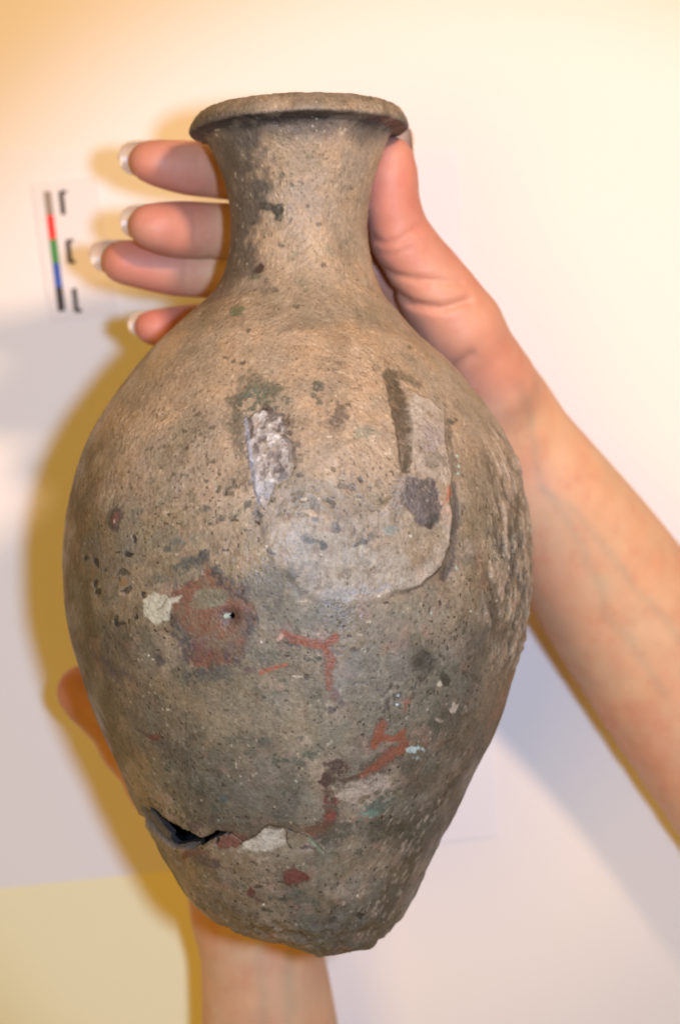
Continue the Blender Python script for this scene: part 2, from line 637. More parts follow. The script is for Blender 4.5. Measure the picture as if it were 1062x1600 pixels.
poly([(440, 830), (520, 822), (600, 850), (660, 880), (600, 930), (545, 940), (480, 915), (440, 875)], (150, 140, 122), .5, 14, 8, broken=.8)
blob(560, 905, 60, 22, (166, 146, 120), .5, -8, 12, .4, broken=.5)
blob(555, 925, 60, 7, (124, 122, 118), .6, -6, 6, .5, broken=.5)
blob(525, 940, 30, 6, (150, 150, 148), .5, -5, 5, broken=.3)  # bluish highlight painted along the plate's bottom edge
# the left scar (rough, pale lilac)
SCAR = [(381, 652), (412, 642), (445, 645), (453, 684), (459, 726), (450, 748), (428, 756), (421, 772), (413, 796), (402, 782), (396, 748), (389, 711), (383, 675)]
idx = near(SCAR, 20)
ds_ = poly_sd(U[idx] + 3 * nW1[idx], V[idx] + 3 * nW2[idx], SCAR)
m = 1 - sstep(-2, 2, ds_)
scar_d = np.full(len(p), 99.0)
scar_d[idx] = ds_
rough = fbm(p[idx] * np.array([1, .7, 1]), 520, 31, 3)
m = m * (1 - 0.6 * sstep(.3, .8, nS2[idx]))
apply(idx, m, (164, 150, 140), .82, 0)
apply(idx, m * sstep(-0.05, 0.45, -rough), (104, 88, 80), .8, 0)
apply(idx, m * sstep(0.2, 0.7, rough), (202, 188, 176), .7, 0)
disp[idx] += m * (0.0002 + rough * 0.00040) - (1 - sstep(0, 5, np.abs(ds_ - 1))) * 0.00025
stroke([(384, 655), (389, 700), (397, 748), (404, 785)], [2.5, 3, 4, 3], (156, 152, 158), .75, 3)
blob(452, 668, 8, 26, (92, 76, 66), .8, -10, 8, .4, broken=.6)
blob(444, 740, 10, 8, (92, 80, 72), .8, 0, 6, broken=.7)
blob(412, 765, 12, 16, (160, 152, 148), .6, 10, 6)
blob(418, 795, 12, 18, (162, 144, 126), .55, -10, 8)
blob(440, 835, 26, 26, (162, 144, 124), .35, 0, 12, .5)
blob(432, 812, 25, 14, (160, 136, 112), .5, 20, 8)
# the right scar
stroke([(612, 585), (620, 620), (628, 660), (632, 700), (632, 735)], [11, 12, 12, 9, 6], (98, 82, 64), .9, 3, 3, h=-.5)
stroke([(604, 586), (628, 586), (652, 602)], [5, 8, 7], (108, 92, 72), .7, 4, 4)
poly([(634, 612), (668, 622), (690, 652), (695, 692), (706, 745), (694, 762), (671, 748), (649, 741), (641, 692), (637, 635)], (168, 148, 128), .75, 4, 3, broken=.9)
blob(655, 640, 14, 22, (176, 158, 140), .6, 10, 8, .4, broken=.6)
blob(668, 690, 20, 22, (146, 128, 122), .6, 0, 8, .5, broken=.8)
blob(676, 720, 14, 14, (116, 104, 84), .6, 0, 6)
blob(632, 770, 20, 30, (118, 108, 102), .6, 20, 8, .5)
SC2 = [(634, 748), (668, 750), (682, 770), (687, 795), (680, 822), (664, 828), (645, 818), (630, 796), (628, 770)]
poly(SC2, (100, 90, 86), .88, 4, 3, h=-.25)
blob(676, 812, 12, 8, (76, 72, 64), .8, -20, 5)
blob(666, 824, 8, 5, (70, 62, 56), .8)
blob(700, 773, 6, 11, (186, 104, 76), .85, 10, 4)
blob(694, 790, 10, 30, (178, 140, 116), .6, 0, 6, .4, broken=.6)
stroke([(712, 760), (714, 820), (708, 870), (694, 902)], [5, 7, 8, 6], (92, 82, 76), .75, 3, 4, h=-.35)  # the plate's shadow at its right, painted dark over a shallow groove
stroke([(700, 660), (708, 700), (712, 740)], [5, 5, 4], (104, 92, 76), .6, 4, 4, h=-.2)
blob(707, 657, 9, 6, (86, 82, 78), .7, 35, 4)
for q in ((716, 712), (717, 728), (716, 740), (713, 888), (672, 957), (735, 955)):
    blob(q[0], q[1], 2.0, 2.4, (160, 182, 162), .7, 0, 1.5, h=.1)  # greenish glints painted as tiny pale bumps
# dark shapes on the plate
blob(485, 844, 15, 6, (96, 92, 82), .9, 8, 4)
blob(504, 852, 8, 6, (92, 88, 80), .9, 40, 3)
blob(526, 824, 6, 11, (104, 96, 88), .9, 10, 3)
blob(564, 849, 14, 5, (92, 90, 80), .9, -12, 4)
blob(579, 839, 5, 6, (96, 92, 82), .8, 0, 3)
blob(492, 811, 6, 6, (96, 88, 80), .85, 0, 3)
blob(485, 803, 12, 5, (186, 158, 130), .6, 20, 3)
blob(427, 863, 5, 6, (92, 86, 78), .9)
blob(400, 815, 4, 4, (66, 50, 42), .9, h=-.3)
blob(404, 800, 6, 4, (88, 80, 68), .8)
blob(611, 827, 12, 9, (146, 144, 130), .8, 0, 3)
blob(611, 827, 8, 6, (126, 122, 108), .8, 0, 2)
for q in ((417, 854), (591, 933), (639, 838), (409, 1005), (501, 866), (232, 1026), (238, 1031), (463, 1221), (411, 1415), (558, 1400)):
    blob(q[0], q[1], 2.2, 1.7, (205, 192, 170), .8, 0, 1.5, h=.1)
blob(453, 903, 13, 8, (90, 84, 80), .8, 30, 6, broken=.6)
blob(470, 925, 12, 5, (94, 90, 84), .7, 40, 5, broken=.6)
blob(425, 915, 46, 36, (98, 94, 80), .7, 0, 16, .5)
blob(470, 960, 60, 26, (110, 104, 88), .5, 0, 16, .5)

# left: pits, oval and blotches
blob(180, 810, 11, 18, (84, 76, 72), .85, 5, 4)
blob(181, 811, 6, 11, (128, 88, 78), .9, 8, 3, h=.2)
blob(181, 814, 2, 3, (215, 180, 165), .8, 0, 1)
for q in ((210, 843, 3, 6), (200, 866, 8, 4), (151, 879, 4, 9), (136, 872, 3, 5), (163, 891, 4, 3), (151, 925, 4, 6), (193, 896, 9, 5), (148, 913, 4, 7), (200, 924, 6, 6), (226, 931, 5, 5), (181, 970, 3, 6), (190, 975, 6, 2.5), (212, 965, 3, 5)):
    blob(*q, (64, 60, 54), .9, 0, 3, h=-.35)
blob(193, 911, 6, 6, (168, 122, 70), .9, 0, 3)
blob(180, 905, 24, 34, (112, 102, 84), .5, 0, 12, .4, broken=.5)
blob(280, 849, 16, 8, (98, 100, 94), .8, 0, 6, broken=.7)
blob(262, 845, 30, 20, (120, 112, 94), .4, 0, 8)
blob(325, 797, 8, 5, (90, 86, 78), .8, 20, 4)
blob(318, 792, 3, 3, (90, 86, 78), .7)
for q in ((351, 806, 10, 4), (372, 803, 6, 3), (404, 803, 6, 4), (385, 790, 5, 8), (345, 857, 9, 6), (300, 800, 5, 4), (306, 879, 7, 8), (282, 888, 18, 6), (344, 892, 14, 15), (320, 872, 8, 9), (293, 880, 8, 5), (262, 862, 9, 6)):
    blob(*q, (86, 86, 78), .75, 0, 6, broken=.6)
for q in ((252, 790), (218, 795), (222, 778), (205, 800), (250, 912), (243, 902), (287, 742), (236, 748)):
    blob(q[0], q[1], 6, 4, (108, 104, 88), .5, 0, 5)

# purple-dark fringe, then the red patch
REDP = [(278, 917), (306, 902), (322, 880), (340, 892), (366, 911), (387, 930), (391, 951), (396, 976), (381, 1002), (353, 1026), (325, 1043), (300, 1036), (291, 1004), (283, 979), (268, 964), (268, 943)]
idx = near(REDP, 40)
dr = poly_sd(U[idx] + 9 * (nW1[idx] + .8 * nS2[idx] + .5 * nT[idx]), V[idx] + 9 * (nW2[idx] + .8 * nS[idx] + .5 * nT2[idx]), REDP)
apply(idx, (1 - sstep(4, 20, dr)) * sstep(-.3, .5, nS[idx] + nT[idx]), (84, 80, 76), .6, 0)
apply(idx, 1 - sstep(-4, 4, dr), RED, .85, 0)
apply(idx, (1 - sstep(-4, 4, dr)) * sstep(0.1, 0.5, nM[idx] + .6 * nS2[idx]), (122, 108, 86), .45, 0)
apply(idx, (1 - sstep(-4, 4, dr)) * sstep(0.3, 0.7, nS[idx] + .3 * nT2[idx]), (92, 66, 60), .4, 0)
apply(idx, (1 - sstep(4, 16, np.abs(dr))) * sstep(-.1, .35, nS2[idx] + .6 * nT[idx]), (74, 68, 66), .7, 0)
disp[idx] -= (1 - sstep(-3, 3, dr)) * 0.00018
blob(332, 930, 25, 14, (124, 122, 96), .85, -5, 5)
blob(332, 930, 18, 9, (118, 104, 82), .7, -5, 4)
stroke([(300, 944), (320, 946), (348, 944)], [3, 5, 3], (128, 118, 92), .8, 5)
blob(322, 975, 18, 14, (134, 106, 82), .5, 0, 10, broken=.5)
blob(335, 998, 30, 14, (122, 108, 90), .7, 0, 12, .4, broken=.7)
blob(375, 1010, 18, 14, (112, 92, 80), .6, 0, 10, broken=.7)
blob(385, 965, 10, 24, (104, 84, 74), .6, 0, 8, .5, broken=.7)
blob(325, 1054, 42, 11, (74, 78, 76), .85, 4, 9, .3, broken=.75)
blob(283, 996, 10, 14, (92, 84, 80), .7, 0, 8, broken=.5)
blob(362, 1030, 18, 10, (96, 74, 74), .7, 0, 9, broken=.6)
blob(389, 1049, 12, 8, (94, 78, 78), .6, 0, 7, broken=.6)
blob(310, 1015, 16, 14, (116, 82, 80), .6, 0, 8, broken=.6)
blob(262, 905, 28, 14, (96, 92, 84), .5, 0, 12, .4, broken=.5)
# pale chip
poly([(225, 938), (242, 926), (265, 936), (284, 933), (281, 941), (268, 943), (265, 966), (246, 977), (231, 970), (225, 955)], PALE, .92, 2.5, 2, h=.15)
stroke([(262, 935), (255, 948), (248, 953)], [1.3, 1.6, 1], (130, 118, 96), .8, 1, 1)
blob(222, 1027, 8, 6, (150, 140, 118), .6, 0, 4, broken=.6)
# dark dent with the small burst hole
blob(361, 965, 17, 15, (92, 66, 54), .75, 0, 2, .5)
stroke([(130, 1012), (148, 1026), (168, 1040), (186, 1052), (204, 1060)], [3, 5, 7, 6, 3], (96, 84, 80), .8, 6, 4)
blob(175, 1050, 28, 12, (110, 98, 88), .5, 25, 8, .5)
blob(249, 1032, 9, 9, (92, 84, 80), .8, 0, 5)
stroke([(213, 1137), (232, 1148), (240, 1152)], [1.5, 3, 4], (92, 78, 72), .8, 3)
blob(240, 1151, 7, 5, (120, 74, 62), .8, 20, 3)
for q in ((252, 1158), (262, 1163), (275, 1170), (258, 1170)):
    blob(q[0], q[1], 7, 5, (92, 86, 76), .7, 0, 5, broken=.7)

# middle: red brush-like marks
stroke([(444, 991), (463, 1001), (489, 1006), (508, 1010), (525, 994)], [9, 10, 9, 9, 10], (96, 82, 70), .6, 6, 3, broken=.7)
stroke([(508, 1010), (517, 1030), (514, 1053), (515, 1074)], [9, 10, 10, 8], (96, 82, 74), .6, 6, 3, broken=.7)
stroke([(598, 1128), (592, 1142), (590, 1152), (584, 1168)], [10, 11, 11, 9], (98, 84, 70), .55, 6, 3, broken=.7)
stroke([(625, 1150), (632, 1166), (612, 1178), (592, 1195), (561, 1212), (531, 1222), (508, 1225)], [9, 10, 12, 11, 9, 8, 8], (92, 76, 62), .7, 8, 3, broken=.75)
stroke([(527, 1196), (510, 1225), (516, 1256), (512, 1284), (494, 1300)], [10, 9, 11, 12, 10], (84, 68, 56), .7, 9, 4, broken=.7)
stroke([(444, 991), (463, 1001), (489, 1006), (508, 1010), (525, 994)], [6.5, 7, 6.5, 6, 6.5], RED2, .92, 2.5, 2)
stroke([(508, 1010), (517, 1030), (514, 1053), (515, 1074)], [6, 7, 6, 5], RED2, .92, 2.5, 2)
blob(440, 998, 5, 6, (196, 150, 130), .7, 0, 3)
blob(523, 1086, 8, 9, (126, 88, 82), .85, 20, 4)
blob(519, 1110, 7, 6, (72, 60, 66), .9, -20, 3)
blob(534, 1097, 5, 6, (96, 76, 76), .7, 0, 3)
blob(531, 1015, 9, 7, (100, 88, 90), .7, 0, 5, broken=.6)
stroke([(408, 1051), (425, 1047), (446, 1039)], [4.5, 3.5, 2.5], (162, 86, 64), .9, 2, 1.5)
blob(390, 1048, 10, 8, (104, 84, 84), .6, 0, 5)
stroke([(560, 1030), (535, 1060), (530, 1080)], [12, 16, 8], (128, 126, 122), .35, 8, 10)
blob(662, 1036, 21, 24, (76, 70, 56), .85, 0, 5, .55)
blob(662, 1036, 13, 16, (62, 56, 46), .75, 0, 4, .6, h=-.3)
blob(694, 1063, 9, 9, (70, 64, 54), .9, 0, 3)
blob(686, 1068, 6, 5, (205, 190, 160), .8, -30, 3, broken=.9)
for q in ((660, 1060, 6, 4), (671, 1078, 9, 4), (648, 1072, 9, 3), (693, 1030, 3, 5), (726, 1056, 2, 6), (657, 1038, 3, 6)):
    blob(*q, (74, 66, 54), .8, -30, 4)
for q in ((621, 1087), (620, 1101)):
    blob(q[0], q[1], 5, 4, (94, 90, 88), .9, 0, 1)
    blob(q[0], q[1], 3, 2.2, (205, 205, 205), .9, 0, 1)  # glint painted inside each dark ring
blob(636, 1096, 7, 5, (160, 96, 76), .9, 0, 3)
stroke([(634, 1100), (632, 1112)], [3, 2.5], RED, .9, 2)
stroke([(641, 1091), (646, 1083)], [2, 1.5], DRED, .9, 2)
stroke([(598, 1128), (592, 1142), (590, 1152), (584, 1168)], [6.5, 8, 8, 5], RED2, .9, 2.5)
stroke([(590, 1152), (612, 1155), (625, 1150), (631, 1140)], [6, 5, 7, 4], RED2, .9, 2.5)
stroke([(625, 1150), (632, 1166), (612, 1178), (592, 1195), (561, 1212)], [6, 7, 9, 7, 4], RED2, .85, 3)
stroke([(561, 1212), (531, 1219)], [3, 2], (100, 78, 62), .8, 3)
stroke([(681, 1168), (704, 1157), (712, 1150)], [1.5, 2, 1], DRED, .7, 2)
blob(647, 1170, 13, 5, (170, 182, 172), .9, 0, 4, broken=.9)
blob(650, 1184, 8, 3, (150, 164, 150), .7, 0, 3, broken=.8)
blob(527, 1195, 16, 12, (88, 66, 58), .85, -10, 7, broken=.8)
blob(508, 1222, 10, 13, (88, 64, 56), .85, 0, 6, broken=.8)
blob(517, 1256, 20, 11, (110, 64, 54), .85, 0, 8, broken=.7)
blob(512, 1282, 9, 15, (140, 76, 60), .9, 20, 4)
blob(492, 1298, 14, 9, (128, 78, 60), .8, -20, 5)
blob(520, 1300, 20, 26, (84, 74, 60), .7, 0, 9, .3, broken=.6)
blob(478, 1296, 40, 8, (110, 88, 66), .5, 5, 8)
for q in ((436, 1192, 10, 8), (467, 1158, 6, 4), (421, 1162, 10, 8), (388, 1173, 11, 9), (485, 1181, 8, 7), (470, 1198, 9, 6), (442, 1241, 6, 5), (428, 1154, 7, 5), (495, 1168, 6, 4), (478, 1178, 6, 6), (410, 1160, 5, 4), (459, 1185, 6, 4)):
    blob(*q, (88, 90, 76), .75, 0, 7, broken=.8)
blob(576, 1240, 42, 26, (174, 154, 134), .75, -15, 12, .4, broken=.85)
blob(560, 1225, 30, 12, (168, 148, 126), .6, -30, 9, broken=.7)
blob(592, 1262, 30, 13, (84, 98, 84), .8, -20, 9, .3, broken=.75)
blob(578, 1275, 18, 5, (120, 148, 128), .6, 0, 6, broken=.5)
blob(612, 1298, 38, 22, (80, 76, 62), .75, 0, 12, .4, broken=.8)
blob(660, 1215, 22, 30, (92, 84, 68), .6, -30, 12, .4, broken=.7)
blob(711, 1145, 20, 42, (96, 86, 68), .55, 30, 12, .4, broken=.7)
blob(711, 1106, 8, 9, (188, 168, 146), .7, 0, 6, broken=.8)
blob(687, 1125, 7, 4, (176, 160, 136), .7, 0, 4, broken=.8)
blob(350, 1100, 70, 60, (142, 124, 94), .35, 0, 20, .6)
blob(480, 1120, 60, 50, (138, 126, 98), .35, 0, 20, .6)
blob(600, 1060, 80, 50, (124, 118, 104), .45, 0, 20, .6)

# lower part: white chip, crack, reds
poly([(376, 1318), (402, 1308), (419, 1293), (440, 1298), (447, 1315), (440, 1323), (409, 1333), (372, 1332)], (178, 164, 142), .9, 3, 3, h=-.3)
blob(425, 1308, 16, 10, (186, 174, 154), .5, 0, 6)
blob(470, 1318, 30, 10, (132, 116, 90), .6, 15, 5)
blob(477, 1328, 12, 4, (80, 66, 72), .8, 0, 5, broken=.6)
stroke([(447, 1302), (448, 1318), (455, 1326)], [1.2, 1.2, 1], (84, 74, 58), .8, 1.5, 1)
stroke([(372, 1322), (402, 1306), (419, 1291), (440, 1296), (477, 1306), (492, 1318), (504, 1330)], [1.5, 2, 2, 1.3, 1, 1, 1], (92, 74, 56), .8, 1.5, 1.3, h=-.25)
stroke([(484, 1311), (494, 1322), (505, 1333)], [1.5, 2, 1.5], (140, 152, 124), .7, 2)
blob(357, 1316, 24, 11, (128, 78, 64), .85, -12, 5)
blob(349, 1297, 20, 7, (100, 82, 66), .8, 5, 5)
blob(334, 1276, 7, 12, (96, 84, 74), .7, 20, 5, broken=.8)
blob(306, 1289, 12, 9, (98, 80, 78), .8, -20, 5, broken=.9)
blob(330, 1312, 16, 6, (150, 112, 92), .6, -15, 3)
blob(304, 1335, 22, 8, (116, 74, 62), .85, -8, 4)
blob(328, 1348, 20, 8, (96, 76, 72), .8, 10, 6, broken=.8)
blob(460, 1372, 20, 15, (116, 66, 54), .9, 30, 6)
blob(452, 1370, 34, 20, (92, 78, 66), .55, 20, 9, broken=.6)
blob(460, 1371, 16, 11, (124, 70, 58), .8, 30, 5)
blob(391, 1394, 8, 9, (110, 66, 56), .9, 30, 4)
blob(403, 1406, 7, 6, (116, 76, 64), .8, 30, 4)
blob(466, 1409, 40, 10, (88, 86, 72), .7, 5, 8, .3, broken=.8)
blob(566, 1432, 6, 6, (60, 56, 50), .9, 0, 3, h=-.5)
blob(520, 1438, 8, 4, (82, 76, 64), .8, 0, 4)
blob(560, 1444, 9, 3, (88, 80, 66), .8, -15, 3)
blob(349, 1248, 7, 7, (82, 98, 96), .85, 0, 4)
blob(330, 1215, 26, 34, (112, 108, 90), .45, -30, 14, .5, broken=.7)
blob(520, 1360, 26, 18, (122, 116, 96), .5, 0, 10, broken=.6)
for k in range(70):          # pale striations on the lower right flank
    a_ = rng.rand()
    v0 = 1255 + a_ * 190 + rng.randn() * 12
    u0 = 668 - (v0 - 1255) * 0.42 + rng.randn() * 26
    ln = 4 + 8 * rng.rand()
    stroke([(u0, v0), (u0 + ln * .55, v0 - ln)], [1.4, 1.0], (172, 152, 128), .55, 2, 1.5, h=.12)

# relief of the whole wall
flank = sstep(735, 790, U + 10 * nM) * sstep(600, 700, V) * (1 - sstep(1000, 1090, V)) * front
pv = np.stack([p[:, 0] * 0.8 + p[:, 1] * 0.25, p[:, 1] * 0.4 - p[:, 0] * 0.1, p[:, 2]], 1)
ridge = fbm(pv, 430, 40, 3)
disp += flank * np.clip(ridge, -0.6, 1.2) * 0.0008
mixm = flank * sstep(0.1, 0.6, ridge) * 0.5
base = base * (1 - mixm[:, None]) + col(184, 156, 130) * mixm[:, None]
mixm = flank * sstep(0.1, 0.6, -ridge) * 0.6
base = base * (1 - mixm[:, None]) + col(92, 78, 62) * mixm[:, None]
peel = 1.0 - 0.55 * sstep(760, 1000, V + 60 * nL) * front
disp += 0.0004 * nL + 0.00012 * nM + (0.00010 * nS + 0.00008 * nE) * peel
disp += sstep(1150, 1300, V) * 0.00035 * nM
# base edge is broken and ragged
ragged = sstep(1425, 1460, V) * front
disp += ragged * (0.0011 * nM + 0.0004 * nS)
# dent around the burst hole
idx = near([(361, 963), (362, 964)], 40)
d = np.hypot(U[idx] - 361, V[idx] - 963)
disp[idx] -= 0.0011 * np.exp(-(d / 13) ** 2)
# torn wall beside the large hole: lower fragment pushed in
LEDGE = [(225, 1262), (238, 1270), (248, 1276), (262, 1290), (280, 1302), (318, 1316), (300, 1330), (272, 1326), (255, 1316), (238, 1300), (222, 1278)]
idx = near(LEDGE, 20)
dl = poly_sd(U[idx] + 2 * nW1[idx], V[idx] + 2 * nW2[idx], LEDGE)
m = 1 - sstep(-2, 2, dl)
apply(idx, m, (88, 92, 100), .95, 0)
disp[idx] -= m * 0.0012
HOLE = [(234, 1259), (242, 1263), (252, 1271), (263, 1280), (273, 1288), (284, 1295), (299, 1300), (314, 1308), (326, 1305), (336, 1299), (346, 1302), (356, 1304), (346, 1308), (338, 1310),
        (328, 1316), (318, 1323), (310, 1321), (296, 1321), (284, 1324), (272, 1322), (262, 1314), (265, 1303), (255, 1294), (247, 1286), (238, 1272)]
idxh = near(HOLE, 12)
dh = np.full(len(p), 99.0)
dh[idxh] = poly_sd(U[idxh] + 1.5 * nW1[idxh], V[idxh] + 1.5 * nW2[idxh], HOLE)
# wall colour darkens towards the hole
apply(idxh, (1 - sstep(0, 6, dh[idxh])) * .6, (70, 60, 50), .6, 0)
H2 = np.hypot((U - 362) / 4.2, (V - 963) / 5.2) + 0.25 * nT
# crack right of the hole
stroke([(312, 1318), (326, 1310), (338, 1302), (348, 1304), (362, 1304)], [3.2, 3, 2.6, 2.2, 1], (24, 20, 18), .97, 3, 1.2, h=-.9)
stroke([(336, 1303), (340, 1312), (337, 1320)], [1.6, 1.8, 1], (30, 24, 20), .95, 1, 1, h=-.8)
stroke([(356, 1305), (364, 1307), (378, 1318)], [1.5, 1, 1], (70, 52, 42), .8, 1, 1, h=-.3)
blob(353, 964, 6, 4, (150, 156, 130), .85, -20, 2, h=.25)

pd = (p + n_ * disp[:, None])
wl_ = sstep(420, 1150, V)[:, None]
lum = base @ np.array([.3, .6, .1])
base = base * ((lum / 0.19) ** 0.22)[:, None] * np.array([0.96, 0.985, 1.01])
base = base / (ILL_UP * 0.95 * (1 - wl_) + ILL_LOW * wl_)
base = np.clip(base, 0.008, 0.8)

# faces
I, J = np.meshgrid(np.arange(NR - 1), np.arange(NC), indexing='ij')
Jn = (J + 1) % NC
a_ = (I * NC + J).ravel()
b_ = (I * NC + Jn).ravel()
c_ = ((I + 1) * NC + Jn).ravel()
d_ = ((I + 1) * NC + J).ravel()
quads = np.stack([a_, d_, c_, b_], 1)
rowf = I.ravel()
fr_f = front[quads].min(1) > 0.3
hole_f = ((dh[quads].max(1) < 0) | (H2[quads].max(1) < 1)) & fr_f
lip_row = int(np.searchsorted(row_s, arc[11]))
is_rim = rowf < lip_row
pm = (plate_d[quads].mean(1) < 1.5) & fr_f & (V[quads[:, 0]] > 700)
ridge_f = (plate_d[quads].mean(1) < 1.5) & fr_f & (V[quads[:, 0]] <= 700)
sm_ = (scar_d[quads].mean(1) < 1.0) & fr_f
keep = ~hole_f

vm, nt, bs = node_mat("corroded_bronze_patina")
at = nt.nodes.new('ShaderNodeAttribute')
at.attribute_name = 'patina'
tc = nt.nodes.new('ShaderNodeTexCoord')
n1 = nt.nodes.new('ShaderNodeTexNoise')
n1.inputs['Scale'].default_value = 1150
n1.inputs['Detail'].default_value = 3
n1.inputs['Roughness'].default_value = 0.65
nt.links.new(tc.outputs['Object'], n1.inputs['Vector'])
mr = nt.nodes.new('ShaderNodeMapRange')
mr.inputs['From Min'].default_value = 0.3
mr.inputs['From Max'].default_value = 0.7
mr.inputs['To Min'].default_value = 0.80
mr.inputs['To Max'].default_value = 1.18
nt.links.new(n1.outputs['Fac'], mr.inputs['Value'])
mul = nt.nodes.new('ShaderNodeVectorMath')
mul.operation = 'SCALE'
nt.links.new(at.outputs['Color'], mul.inputs[0])
nt.links.new(mr.outputs[0], mul.inputs['Scale'])
# tiny dark pores
vo = nt.nodes.new('ShaderNodeTexVoronoi')
vo.inputs['Scale'].default_value = 520
nt.links.new(tc.outputs['Object'], vo.inputs['Vector'])
pr_ = nt.nodes.new('ShaderNodeMapRange')
pr_.inputs['From Min'].default_value = 0.06
pr_.inputs['From Max'].default_value = 0.20
pr_.inputs['To Min'].default_value = 0.62
pr_.inputs['To Max'].default_value = 1.0
nt.links.new(vo.outputs['Distance'], pr_.inputs['Value'])
mul2 = nt.nodes.new('ShaderNodeVectorMath')
mul2.operation = 'SCALE'
nt.links.new(mul.outputs[0], mul2.inputs[0])
nt.links.new(pr_.outputs[0], mul2.inputs['Scale'])
geo = nt.nodes.new('ShaderNodeNewGeometry')
inside = nt.nodes.new('ShaderNodeMixRGB')          # dark bronze inner face, its missing light blackened into the colour
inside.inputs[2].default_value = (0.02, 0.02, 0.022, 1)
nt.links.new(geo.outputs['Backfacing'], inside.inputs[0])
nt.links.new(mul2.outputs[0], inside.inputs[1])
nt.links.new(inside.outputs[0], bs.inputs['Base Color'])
rr_ = nt.nodes.new('ShaderNodeTexNoise')
rr_.inputs['Scale'].default_value = 90
rr_.inputs['Detail'].default_value = 6
nt.links.new(tc.outputs['Object'], rr_.inputs['Vector'])
rm = nt.nodes.new('ShaderNodeMapRange')
rm.inputs['From Min'].default_value = 0.35
rm.inputs['From Max'].default_value = 0.65
rm.inputs['To Min'].default_value = 0.33
rm.inputs['To Max'].default_value = 0.60
nt.links.new(rr_.outputs['Fac'], rm.inputs['Value'])
nt.links.new(rm.outputs[0], bs.inputs['Roughness'])
bs.inputs['Specular IOR Level'].default_value = 0.42
n2 = nt.nodes.new('ShaderNodeTexNoise')
n2.inputs['Scale'].default_value = 1100
n2.inputs['Detail'].default_value = 4
n2.inputs['Roughness'].default_value = 0.6
nt.links.new(tc.outputs['Object'], n2.inputs['Vector'])
bp = nt.nodes.new('ShaderNodeBump')
bp.inputs['Strength'].default_value = 0.6
bp.inputs['Distance'].default_value = 0.0004
nt.links.new(n2.outputs['Fac'], bp.inputs['Height'])
bp2 = nt.nodes.new('ShaderNodeBump')
bp2.inputs['Strength'].default_value = 0.5
bp2.inputs['Distance'].default_value = 0.0003
nt.links.new(pr_.outputs[0], bp2.inputs['Height'])
nt.links.new(bp.outputs[0], bp2.inputs['Normal'])
nt.links.new(bp2.outputs[0], bs.inputs['Normal'])

jar = empty('bronze_jar', (-0.0125, 0, 0.0),
            'corroded ancient bronze jar with flared lip, broken base and red patches, held in two hands', 'jar')

# vertex normals of the whole surface, so that the parts meet without a seam
full_n = grid_normals(pd.reshape(NR, NC, 3)).reshape(-1, 3)
if (full_n * n_).sum(1).mean() < 0:
    full_n = -full_n


def part(name, fmask, label=None):
    f = quads[fmask & keep]
    used, inv = np.unique(f.ravel(), return_inverse=True)
    o = mesh_obj(name, pd[used], inv.reshape(-1, 4), vm, jar)
    color_attr(o.data, 'patina', base[used])
    o.data.normals_split_custom_set_from_vertices(full_n[used].tolist())
    if label:
        o['label'] = label
    return o


part('rim', is_rim)
part('attachment_plate', pm & ~is_rim & ~sm_, 'raised rounded plate where a handle was once fixed')
part('handle_stump', ridge_f & ~is_rim & ~sm_, 'pale ridge left by the lost right handle arm')
part('handle_stump', sm_ & ~pm, 'rough lilac-white scar of the lost left handle arm')
part('body', ~is_rim & ~pm & ~ridge_f & ~(sm_ & ~pm))

# thickness of the wall round the two holes
fk = keep
e = np.concatenate([quads[:, [0, 1]], quads[:, [1, 2]], quads[:, [2, 3]], quads[:, [3, 0]]])
owner = np.tile(hole_f, 4)
key = np.sort(e, 1)
key1 = key[:, 0].astype(np.int64) * (NR * NC) + key[:, 1]
hk = set(key1[owner].tolist())
kk = key1[~owner]
sel = np.isin(kk, np.fromiter(hk, dtype=np.int64))
be = e[~owner][sel]
used, inv = np.unique(be.ravel(), return_inverse=True)
inv = inv.reshape(-1, 2)
outer = pd[used]
inner = outer - n_[used] * 0.0016
m_ = len(used)
allv = np.concatenate([outer, inner])
for big in (True, False):
    s_ = (V[used][inv[:, 0]] > 1100) == big
    if not s_.any():
        continue
    wf = np.stack([inv[s_, 0], inv[s_, 1], inv[s_, 1] + m_, inv[s_, 0] + m_], 1)
    uu_, iv_ = np.unique(wf.ravel(), return_inverse=True)
    o = mesh_obj('broken_edge' if big else 'hole_edge', allv[uu_], iv_.reshape(-1, 4), vm, jar, False)
    color_attr(o.data, 'patina', np.tile(col(72, 72, 74), (len(uu_), 1)))


# ------------------------------------------------------------------ hands
def smin(a, b, k):
    h = np.clip(0.5 + 0.5 * (b - a) / k, 0, 1)
    return b * (1 - h) + a * h - k * h * (1 - h)


